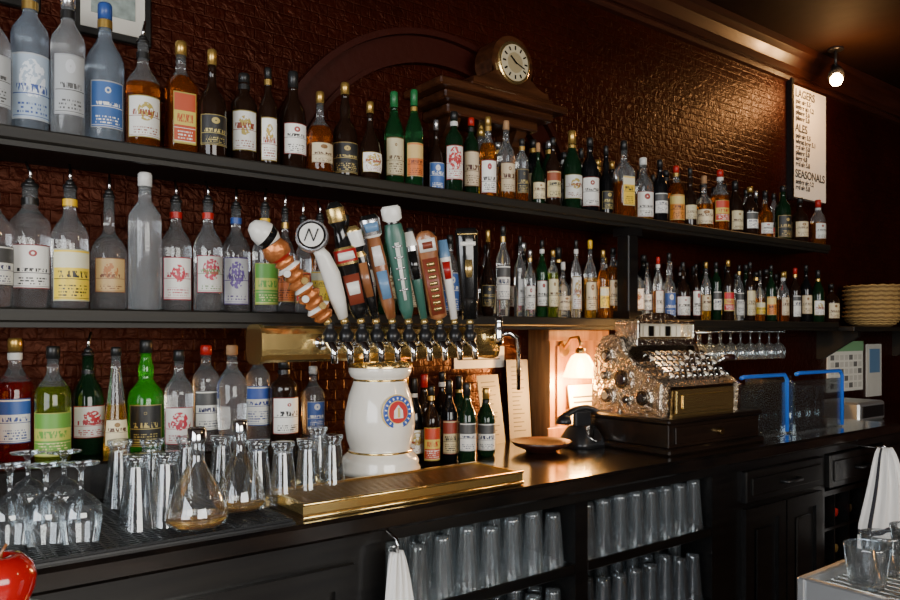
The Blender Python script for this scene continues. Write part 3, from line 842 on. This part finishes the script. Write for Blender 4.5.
sg=empty('beer_list_sign'); m=MB(); sx0,sx1,sz0,sz1=4.0,4.36,2.10,2.715
m.box((sx0,2.125,sz0),(sx1,WALL,sz1),pr('sign_board',(.9,.86,.76),.5,var=.03,bscale=4)); 
m.box((sx0-.03,2.12,sz0-.02),(sx0-.005,WALL,sz1+.03),blackwood)
m.done('board',sg)
def text(s,x,z,size,parent,y=2.1235,mat=ink):
    c=bpy.data.curves.new('lettering','FONT'); c.body=s; c.size=size; c.extrude=.0004; c.offset=.0012; c.materials.append(mat)
    o=bpy.data.objects.new('lettering',c); bpy.context.scene.collection.objects.link(o); o.location=(x,y,z); o.rotation_euler=(math.radians(90),0,0); o.parent=parent
z=sz1-.06
for hd,n in (('LAGERS',4),('ALES',6),('SEASONALS',2)):
    text(hd,sx0+.015,z,.062,sg); z-=.035
    for k in range(n): text(random.choice(['pilsner 5.0','lager 4.8','pale ale 5.5','amber ale 6.2','red ale 5.8','dark stout 4.2','wheat beer 5.1']),sx0+.02,z,.036,sg); z-=.031
    z-=.032
lp=empty('ceiling_spotlight'); L0=P(835,78,1.95)
bulb=pr('warm_bulb',(1,.8,.5),.3,emit=(1,.55,.2),es=90)
m=MB(); m.tube([(L0.x+.05,1.97,ZC),(L0.x+.05,1.97,L0.z+.07)],.008,blackpl); m.disc((L0.x+.05,1.97,ZC-.012),.04,.012,blackpl,(0,0,1))
m.tube([(L0.x+.08,1.99,L0.z+.09),(L0.x+.045,1.965,L0.z+.05),(L0.x+.01,1.95,L0.z+.01)],[.018,.032,.042],blackpl,16,caps=True); m.done('fixture',lp)
m=MB(); m.lathe([(0,-.036),(.022,-.028),(.033,-.005),(.03,.012),(.016,.03),(0,.034)],bulb,c=(L0.x-.006,1.94,L0.z-.012),seg=18); m.done('bulb',lp)
def light(name,kind,loc,e,col,size=.1,rot=None,sy=None,spot=None):
    l=bpy.data.lights.new(name,kind); l.energy=e; l.color=col
    if kind=='AREA':
        l.shape='RECTANGLE'; l.size=size; l.size_y=sy or size
    else: l.shadow_soft_size=size
    if kind=='SPOT': l.spot_size=math.radians(spot); l.spot_blend=.6
    o=bpy.data.objects.new(name,l); bpy.context.scene.collection.objects.link(o); o.location=loc
    if rot: o.rotation_euler=rot
    return o
light('spotlight_glow','POINT',(L0.x-.04,1.86,L0.z-.07),9,(1,.5,.18),.03)

# ---------------------------------------------------------------- pilaster and sconce
m=MB(); m.box((2.03,2.03,CT),(2.33,WALL,1.362),tanwood); m.box((2.01,2.02,CT),(2.35,2.03,.99),tanwood,bev=.002); m.box((2.01,2.015,1.32),(2.35,2.03,1.362),tanwood,bev=.002)
m.box((2.06,2.02,1.01),(2.075,2.03,1.3),tanwood); m.box((2.285,2.02,1.01),(2.30,2.03,1.3),tanwood); m.done('wood_pilaster')
sc=empty('wall_sconce'); q=Vector((2.10,1.94,1.245))
m=MB(); m.disc((q.x,2.03,1.29),.032,.01,brassD,(0,-1,0)); m.tube([(q.x,2.02,1.29),(q.x,1.99,1.33),(q.x,1.95,1.335),(q.x,1.94,1.31),(q.x,1.94,1.29)],.006,brassD)
m.lathe([(.012,.05),(.018,.045),(.02,.025),(.016,.02)],brassD,c=tuple(q),seg=16); m.done('arm',sc)
shade=pr('amber_glass_shade',(.9,.5,.15),.3,trans=.3,emit=(1,.42,.08),es=30)
m=MB(); m.lathe([(.018,.028),(.033,.018),(.048,-.01),(.058,-.04),(.068,-.06)],shade,c=tuple(q),seg=28); m.done('shade',sc)
m=MB(); m.lathe([(0,-.05),(.018,-.044),(.025,-.022),(.018,0),(.01,.02)],bulb,c=tuple(q),seg=18); m.done('bulb',sc)
light('sconce_glow','POINT',(q.x,q.y,q.z-.095),34,(1,.5,.13),.03)
m=MB(); T=Matrix.Translation((2.11,1.985,CT))@Matrix.Rotation(math.radians(-8),4,'X'); m.box((0,0,0),(.15,.004,.2),paper,T=T)
for k in range(7): m.box((.02,-.0008,.03+k*.02),(.13,0,.037+k*.02),ink,T=T)
m.done('drink_menu_card')

# ---------------------------------------------------------------- cash register
cr=empty('vintage_cash_register')
m=MB(); dw=wood('register_base_wood',(.006,.004,.003),(.018,.009,.005),.3,.4)
m.box((2.03,1.49,CT),(2.60,1.88,CT+.022),dw,bev=.006); m.box((2.045,1.505,CT+.022),(2.585,1.87,CT+.1),dw,bev=.003); m.box((2.035,1.495,CT+.1),(2.595,1.88,CT+.118),dw,bev=.006)
m.box((2.075,1.498,CT+.035),(2.555,1.505,CT+.09),dw,bev=.002); m.disc((2.315,1.498,CT+.062),.012,.018,brassD,(0,-1,0)); m.done('drawer_base',cr)
rb=CT+.118; x0,x1=2.10,2.50
prof=[(1.55,rb),(1.545,rb+.1),(1.565,rb+.112),(1.60,rb+.125),(1.66,rb+.165),(1.71,rb+.21),(1.735,rb+.25),(1.77,rb+.27),(1.81,rb+.262),(1.84,rb+.22),(1.855,rb+.14),(1.86,rb)]
regd=pr('register_dark_metal',(.22,.18,.14),.25,metal=1,bump=.5,bscale=70)
m=MB(); m.extr(prof,x0,x1,regd,'X'); m.done('body',cr,recalc=True)
m=MB()
cyy=sum(p[0] for p in prof)/len(prof); czz=sum(p[1] for p in prof)/len(prof)
big=[(cyy+(p[0]-cyy)*1.06,max(rb,czz+(p[1]-czz)*1.07)) for p in prof]
for a,b in ((x0-.018,x0),(x1,x1+.018)): m.extr(big,a,b,silver,'X')
sm_=[(cyy+(p[0]-cyy)*.9,rb+.012+max(0,(czz+(p[1]-czz)*.92)-rb)*.95) for p in prof]
for a,b in ((x0-.024,x0-.018),(x1+.018,x1+.024)): m.extr(sm_,a,b,silver,'X')
for xx,dr in ((x0-.024,-1),(x1+.024,1)):
    for (yy,zz_,r) in ((1.63,rb+.06,.036),(1.72,rb+.12,.046),(1.79,rb+.2,.03),(1.79,rb+.06,.036),(1.70,rb+.05,.02),(1.80,rb+.13,.022)):
        m.disc((xx,yy,zz_),r,.006,silver,(dr,0,0),20); m.disc((xx+dr*.006,yy,zz_),r*.7,.004,regd,(dr,0,0),16); m.disc((xx+dr*.010,yy,zz_),r*.42,.005,chrome,(dr,0,0),16)
m.done('side_panels',cr,recalc=True)
m=MB(); m.box((x0+.03,1.535,rb+.008),(x1-.03,1.546,rb+.09),brass,bev=.003); m.box((x0+.06,1.53,rb+.025),(x1-.06,1.536,rb+.072),brass,bev=.002)
m.box((x0+.02,1.545,rb),(x1-.02,1.552,rb+.01),brass); m.done('front_plate',cr)
m=MB(); kw=pr('key_ivory',(.8,.75,.62),.3)
def slope(t):
    A=Vector((0,1.565,rb+.114));B=Vector((0,1.70,rb+.205)); return A.lerp(B,t)
nrm=Vector((0,-.6,.8))
for rI in range(5):
    for cI in range(11):
        pnt=slope(.06+rI*.2); pnt.x=x0+.035+cI*.033
        m.tube([pnt,pnt+nrm*.022],.003,chrome,6); m.disc(pnt+nrm*.02,.0115,.005,chrome,nrm,14); m.disc(pnt+nrm*.025,.009,.002,kw if (cI+rI)%3==0 else tapk,nrm,12)
m.done('keys',cr)
m=MB(); m.box((x0+.03,1.70,rb+.235),(x1-.03,1.80,rb+.262),silver,bev=.003)
m.box((x0+.05,1.71,rb+.262),(x1-.05,1.79,rb+.268),brass)
for a in (x0+.03,x1-.045): m.box((a,1.695,rb+.262),(a+.015,1.80,rb+.315),silver,bev=.003)
m.box((x0+.03,1.695,rb+.315),(x1-.03,1.80,rb+.328),silver,bev=.003)
crest=[(x0+.08,rb+.328)]+[(x0+.2+ .12*math.cos(math.radians(180-180*i/16)),rb+.328+.03*math.sin(math.radians(180-180*i/16))) for i in range(17)]+[(x0+.32,rb+.328)]
m.extr(crest,1.735,1.75,silver,'Y'); m.done('display_housing',cr,recalc=True)
m=MB(); m.box((x0+.046,1.75,rb+.268),(x1-.046,1.755,rb+.315),kw)
for k in range(9): m.box((x0+.055+k*.033,1.742,rb+.270),(x0+.08+k*.033,1.745,rb+.308),kw if k%3 else tapk)
m.done('price_flags',cr)
m=MB(); m.tube([(x1+.018,1.72,rb+.13),(x1+.05,1.72,rb+.13),(x1+.055,1.66,rb+.17),(x1+.06,1.63,rb+.19)],.007,chrome); m.tube([(x1+.055,1.63,rb+.19),(x1+.11,1.63,rb+.19)],[.011,.014],redwood); m.done('crank',cr)
# small brass lamp clipped under the shelf, shining onto the register
ul=empty('under_shelf_lamp'); m=MB(); m.box((2.30,1.905,1.3625),(2.75,1.95,1.3745),brassD); m.done('housing',ul)
light('under_shelf_glow','AREA',(2.45,1.91,1.355),13,(1,.6,.25),.4,(math.radians(-38),0,0),.04)

# ---------------------------------------------------------------- telephone, bowl, papers
ph=empty('desk_telephone'); hx,hy=wx(582,1.83),1.83
m=MB(); m.loft([(0,.075,.07),(.015,.075,.07),(.06,.05,.045),(.075,.045,.03)],blackpl,Matrix.Translation((hx,hy,CT)),seg=24,e=4); m.disc((hx,hy-.05,CT+.045),.034,.008,chrome,(0,-.7,.6),24); m.done('base',ph)
m=MB(); pts=[(hx-.1+.2*i/10,hy,CT+.105+.03*math.sin(math.pi*i/10)) for i in range(11)]; m.tube(pts,.012,blackpl)
for s_ in (-1,1): m.lathe([(0,0),(.026,.002),(.028,.012),(.018,.03),(0,.036)],blackpl,c=(hx+s_*.092,hy,CT+.082),seg=18)
m.box((hx-.04,hy-.01,CT+.07),(hx+.04,hy+.01,CT+.125),blackpl,bev=.004); m.done('handset',ph)
m=MB(); q=(wx(541,1.83),1.83,CT); m.lathe([(0,0),(.05,0),(.055,.006),(.09,.02),(.105,.035),(.101,.036),(.085,.025),(.05,.012),(0,.01)],redwood,c=q,seg=36); m.done('wooden_bowl')
def sheet(name,x,y,z,w_,h_,tilt,yaw,mat,lines=True):
    m=MB(); T=Matrix.Translation((x,y,z))@Matrix.Rotation(math.radians(yaw),4,'Z')@Matrix.Rotation(math.radians(tilt),4,'X')
    m.box((0,0,0),(w_,.003,h_),mat,T=T)
    if lines:
        zz_=.03
        while zz_<h_-.02:
            m.box((.02,-.0006,zz_),(w_-.02-random.random()*w_*.3,0,zz_+.004),ink,T=T); zz_+=.016
    m.done(name)
sheet('order_notepad',2.365,2.02,CT,.16,.2,-20,5,paper)
sheet('paper_menu',wx(494,1.98),2.03,CT,.13,.25,-8,14,papergrey)
sheet('paper_menu',wx(510,1.98)+.10,2.09,CT,.10,.30,-5,-6,papergrey)
sheet('posted_notice',1.66,2.145,1.22,.24,.08,0,0,paper)
sheet('posted_notice',2.62,2.145,1.14,.2,.18,0,0,papergrey)

m=MB(); 
for k in range(5):
    yy=1.92+k*.05
    m.tube([(2.80,yy,1.352),(3.55,yy,1.352)],.003,chrome,6)
for yy in (1.92,2.02,2.12):
    for xx in (2.82,3.15,3.53): m.tube([(xx,yy,1.352),(xx,yy,1.375)],.003,chrome,6)
m.done('stemware_rack')
m=MB()
for r_ in range(2):
    for k in range(9):
        m.lathe([(.03,0),(.036,.025),(.034,.05),(.018,.07),(.004,.078),(.004,.125),(.028,.130),(0,.133)],glassw2,c=(2.85+k*.083,1.945+r_*.1,1.227),seg=18)
m.done('hanging_wine_glass_collection')

bluep=pr('blue_plastic',(.015,.12,.55),.3,emit=(.01,.08,.4),es=.1)
def bin_(px0,px1,y,h_):
    e=empty('blue_handled_glass_caddy'); x0=wx(px0,y); x1=wx(px1,y); d=.22
    m=MB()
    m.tube([(x0,y,CT+h_-.004),(x0+.02,y,CT+h_),(x1-.02,y,CT+h_),(x1,y,CT+h_-.02),(x1,y,CT+.008)],.0075,bluep)
    m.done('handle',e)
    m=MB(); m.box((x0,y,CT),(x1,y+d,CT+.006),glassw2)
    m.box((x0,y+.001,CT+.006),(x1-.01,y+.004,CT+h_-.03),acryl); m.box((x0,y+d-.004,CT+.006),(x1-.01,y+d,CT+h_-.03),acryl); m.box((x0,y+.005,CT+.006),(x0+.003,y+d-.005,CT+h_-.03),acryl)
    m.done('acrylic_panels',e)
    m=MB(); nx=max(1,int((x1-x0-.03)/.078))
    for i in range(nx):
        for j in range(2):
            m.lathe([(0,.002),(.026,.002),(.028,.01),(.036,.17),(.034,.17),(.026,.014),(0,.012)],glassw,c=(x0+.045+i*.078,y+.06+j*.1,CT+.006),seg=18)
    m.done('tumblers',e)
bin_(741,787,1.56,.235); bin_(796,842,1.53,.24)
m=MB(); m.box((3.42,1.85,CT),(3.56,2.05,CT+.06),paper,bev=.004); m.box((3.43,1.86,CT+.06),(3.55,2.04,CT+.075),papergrey); m.done('napkin_stack')
m=MB(); m.box((2.75,1.93,CT),(2.98,2.1,CT+.16),chrome,bev=.01); m.box((2.77,1.925,CT+.03),(2.96,1.93,CT+.13),blackpl); m.done('credit_card_printer')
m=MB(); m.box((4.42,2.14,1.0),(4.86,WALL,1.30),pr('calendar_paper',(.8,.78,.7),.6)); m.box((4.42,2.137,1.24),(4.86,2.14,1.30),pr('calendar_green',(.2,.4,.2),.6))
for i in range(7):
    for j in range(5): m.box((4.445+i*.058,2.1385,1.02+j*.042),(4.49+i*.058,2.14,1.05+j*.042),papergrey if (i+j)%4==0 else paper)
m.done('wall_calendar')
m=MB(); m.box((4.92,2.14,.95),(5.12,WALL,1.28),paper); m.box((4.95,2.138,1.1),(5.09,2.14,1.25),tapbl); m.done('posted_notice')
cab=MB(); cab.box((3.75,1.62,0),(5.6,WALL,.86),blackwood,bev=.006); cab.box((3.73,1.6,.86),(5.62,WALL,.89),countermat,bev=.005); 
for k in range(3): cab.box((3.8+k*.6,1.605,.1),(4.35+k*.6,1.62,.8),blackwood,bev=.004)
cab.done('side_cabinet')
m=MB(); m.box((4.0,1.78,.89),(4.3,2.0,.99),steel,bev=.01); m.box((4.03,1.773,.91),(4.27,1.782,.97),blackpl); m.done('receipt_printer')
# stack of woven baskets: staves crossing rings on each bowl
m=MB(); fil=pr('woven_wicker',(.40,.26,.09),.75,bump=.6,bscale=120,var=.35); fild=pr('wicker_dark_weave',(.2,.115,.04),.8)  # light wicker for the rings, darker brown wicker for the bowls
for k in range(8):
    z=.025*k; ox,oy=.004*math.sin(k*3),.004*math.cos(k*5)
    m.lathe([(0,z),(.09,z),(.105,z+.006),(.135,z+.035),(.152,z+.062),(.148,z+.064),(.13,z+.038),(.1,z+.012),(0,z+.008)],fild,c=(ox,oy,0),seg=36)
    for rr,zz_ in ((.118,.018),(.130,.030),(.142,.043),(.153,.061)):
        ring=[(ox+(rr+.003*math.sin(i*math.pi/1.0+rr*500))*math.cos(2*math.pi*i/36),oy+(rr+.003*math.sin(i*math.pi+rr*500))*math.sin(2*math.pi*i/36),z+zz_+.002*(-1)**i) for i in range(37)]
        m.tube(ring,.0052,fil,6,caps=False)
o=m.done('wicker_basket_stack'); o.location=(wx(873,1.98),1.98,1.385)
m=MB(); m.lathe([(0,0),(.09,0),(.1,.02),(.11,.16),(.09,.2),(.05,.24),(0,.25)],blackpl,c=(5.38,1.98,1.385),seg=24); m.done('ice_bucket')

def towel(name,x,y,z1,z0,wt,wb,stripe=False,yaw=0):
    m=MB(); nx,nz=20,20; vs=[];fs=[];ms=[];T=Matrix.Translation((x,y,0))@Matrix.Rotation(yaw,4,'Z')
    for j in range(nz+1):
        t=j/nz; w_=wt+(wb-wt)*min(1,t*1.4)**.7
        for i in range(nx+1):
            s_=i/nx-.5; vs.append((s_*w_+.006*math.sin(t*5),-.012*math.cos(s_*22+t)*(1-.3*t)-.012,z1+(z0-z1)*t-.03*abs(s_)*t+ .012*math.sin(s_*7)*t))
    for j in range(nz):
        for i in range(nx):
            a=j*(nx+1)+i; fs.append((a,a+nx+1,a+nx+2,a+1)); ms.append(clothk if stripe and (i in(3,4) or j in (15,)) else cloth)
    m.add(vs,fs,ms,True,T=T); o=m.done(name); sd=o.modifiers.new('thick','SOLIDIFY'); sd.thickness=.004; return o
tx=wx(392,1.42); towel('bar_towel',tx,1.41,.862,.5,.025,.1)
m=MB(); m.tube([(tx,1.44,.90),(tx,1.40,.89),(tx,1.395,.862),(tx,1.41,.86)],.004,chrome); m.done('towel_hook')
tx=wx(884,1.35); towel('bar_towel',tx,1.35,.885,.45,.05,.19,True,math.radians(-48))
m=MB(); m.tube([(tx,1.46,.88),(tx,1.36,.88),(tx,1.345,.892)],.005,chrome); m.done('towel_hook')

# ---------------------------------------------------------------- foreground
m=MB(); m.lathe([(0,0),(.16,0),(.16,.02),(.03,.05),(.025,.08),(.025,.97),(.06,.985),(.08,.99),(.08,1.015),(0,1.015)],blackwood,c=(.095,1.02,0),seg=36); m.done('pedestal_stand')
m=MB(); ap=pr('apple_skin',(.5,.008,.008),.15,coat=.6,var=.3,bscale=9)
pf=[(0,.006),(.008,.002),(.018,0),(.03,.01),(.038,.03),(.040,.045),(.036,.060),(.024,.071),(.012,.071),(.004,.064),(0,.062)]
m.lathe(pf,ap,seg=32); m.tube([(0,0,.062),(.003,0,.075),(.008,0,.084)],.0018,tapwood,6); o=m.done('red_apple'); o.location=(.115,1.03,1.015)

sk=empty('steel_glass_washing_station'); m=MB()
a0,a1,b0,b1,zz=1.26,2.3,.25,.665,.93
m.box((a0,b0,.0),(a1,b1,zz-.06),steel); m.box((a0,b0,zz-.06),(a1,b0+.015,zz),steel,bev=.003); m.box((a0,b1-.015,zz-.06),(a1,b1,zz),steel,bev=.003)
m.box((a0,b0+.015,zz-.06),(a0+.015,b1-.015,zz),steel,bev=.003); m.box((a1-.015,b0+.015,zz-.06),(a1,b1-.015,zz),steel)
m.done('basin',sk); m=MB()
x=a0+.03
while x<a1-.03: m.tube([(x,b0+.015,zz-.02),(x,b1-.015,zz-.02)],.003,chrome,6); x+=.022
m.done('drain_grid',sk)
for (x,y) in ((1.345,.585),(1.44,.60),(1.40,.50),(1.54,.59),(1.50,.49),(1.64,.59)):
    m=MB(); m.lathe([(0,.003),(.026,.003),(.029,.01),(.037,.07),(.0375,.075),(.035,.075),(.027,.016),(0,.012)],glassw,seg=28); o=m.done('rocks_glass'); o.location=(x,y,zz-.0165)

# ---------------------------------------------------------------- lights
light('daylight_window_front','AREA',(.6,Y0+.05,1.75),160,(1,.93,.82),3.0,(math.radians(90),0,0),1.6)
light('daylight_window_left','AREA',(X0+.05,-.75,1.7),115,(.94,.96,1),3.1,(math.radians(90),0,math.radians(-90)),1.7)
pd=empty('pendant_lamp'); m=MB(); m.tube([(2.6,-.6,ZC),(2.6,-.6,2.5)],.005,blackpl); m.lathe([(.02,.12),(.05,.11),(.13,.02),(.14,0)],brassD,c=(2.6,-.6,2.38),seg=28); m.done('shade',pd)
m=MB(); m.lathe([(0,-.03),(.02,-.02),(.03,0),(.02,.03),(.012,.06)],bulb,c=(2.6,-.6,2.41),seg=16); m.done('bulb',pd)
light('pendant_glow','POINT',(2.6,-.6,2.33),9,(1,.62,.3),.06)
w=bpy.data.worlds.new('World'); bpy.context.scene.world=w; w.use_nodes=True
w.node_tree.nodes['Background'].inputs[0].default_value=(.5,.6,.75,1); w.node_tree.nodes['Background'].inputs[1].default_value=.3

cam=bpy.data.cameras.new('camera'); co=bpy.data.objects.new('camera',cam); bpy.context.scene.collection.objects.link(co)
co.location=EYE; co.rotation_euler=(math.radians(90),0,-YAW); cam.sensor_width=36; cam.lens=F/900*36; cam.shift_y=(HZ-300)/900; cam.clip_start=.02
bpy.context.scene.camera=co
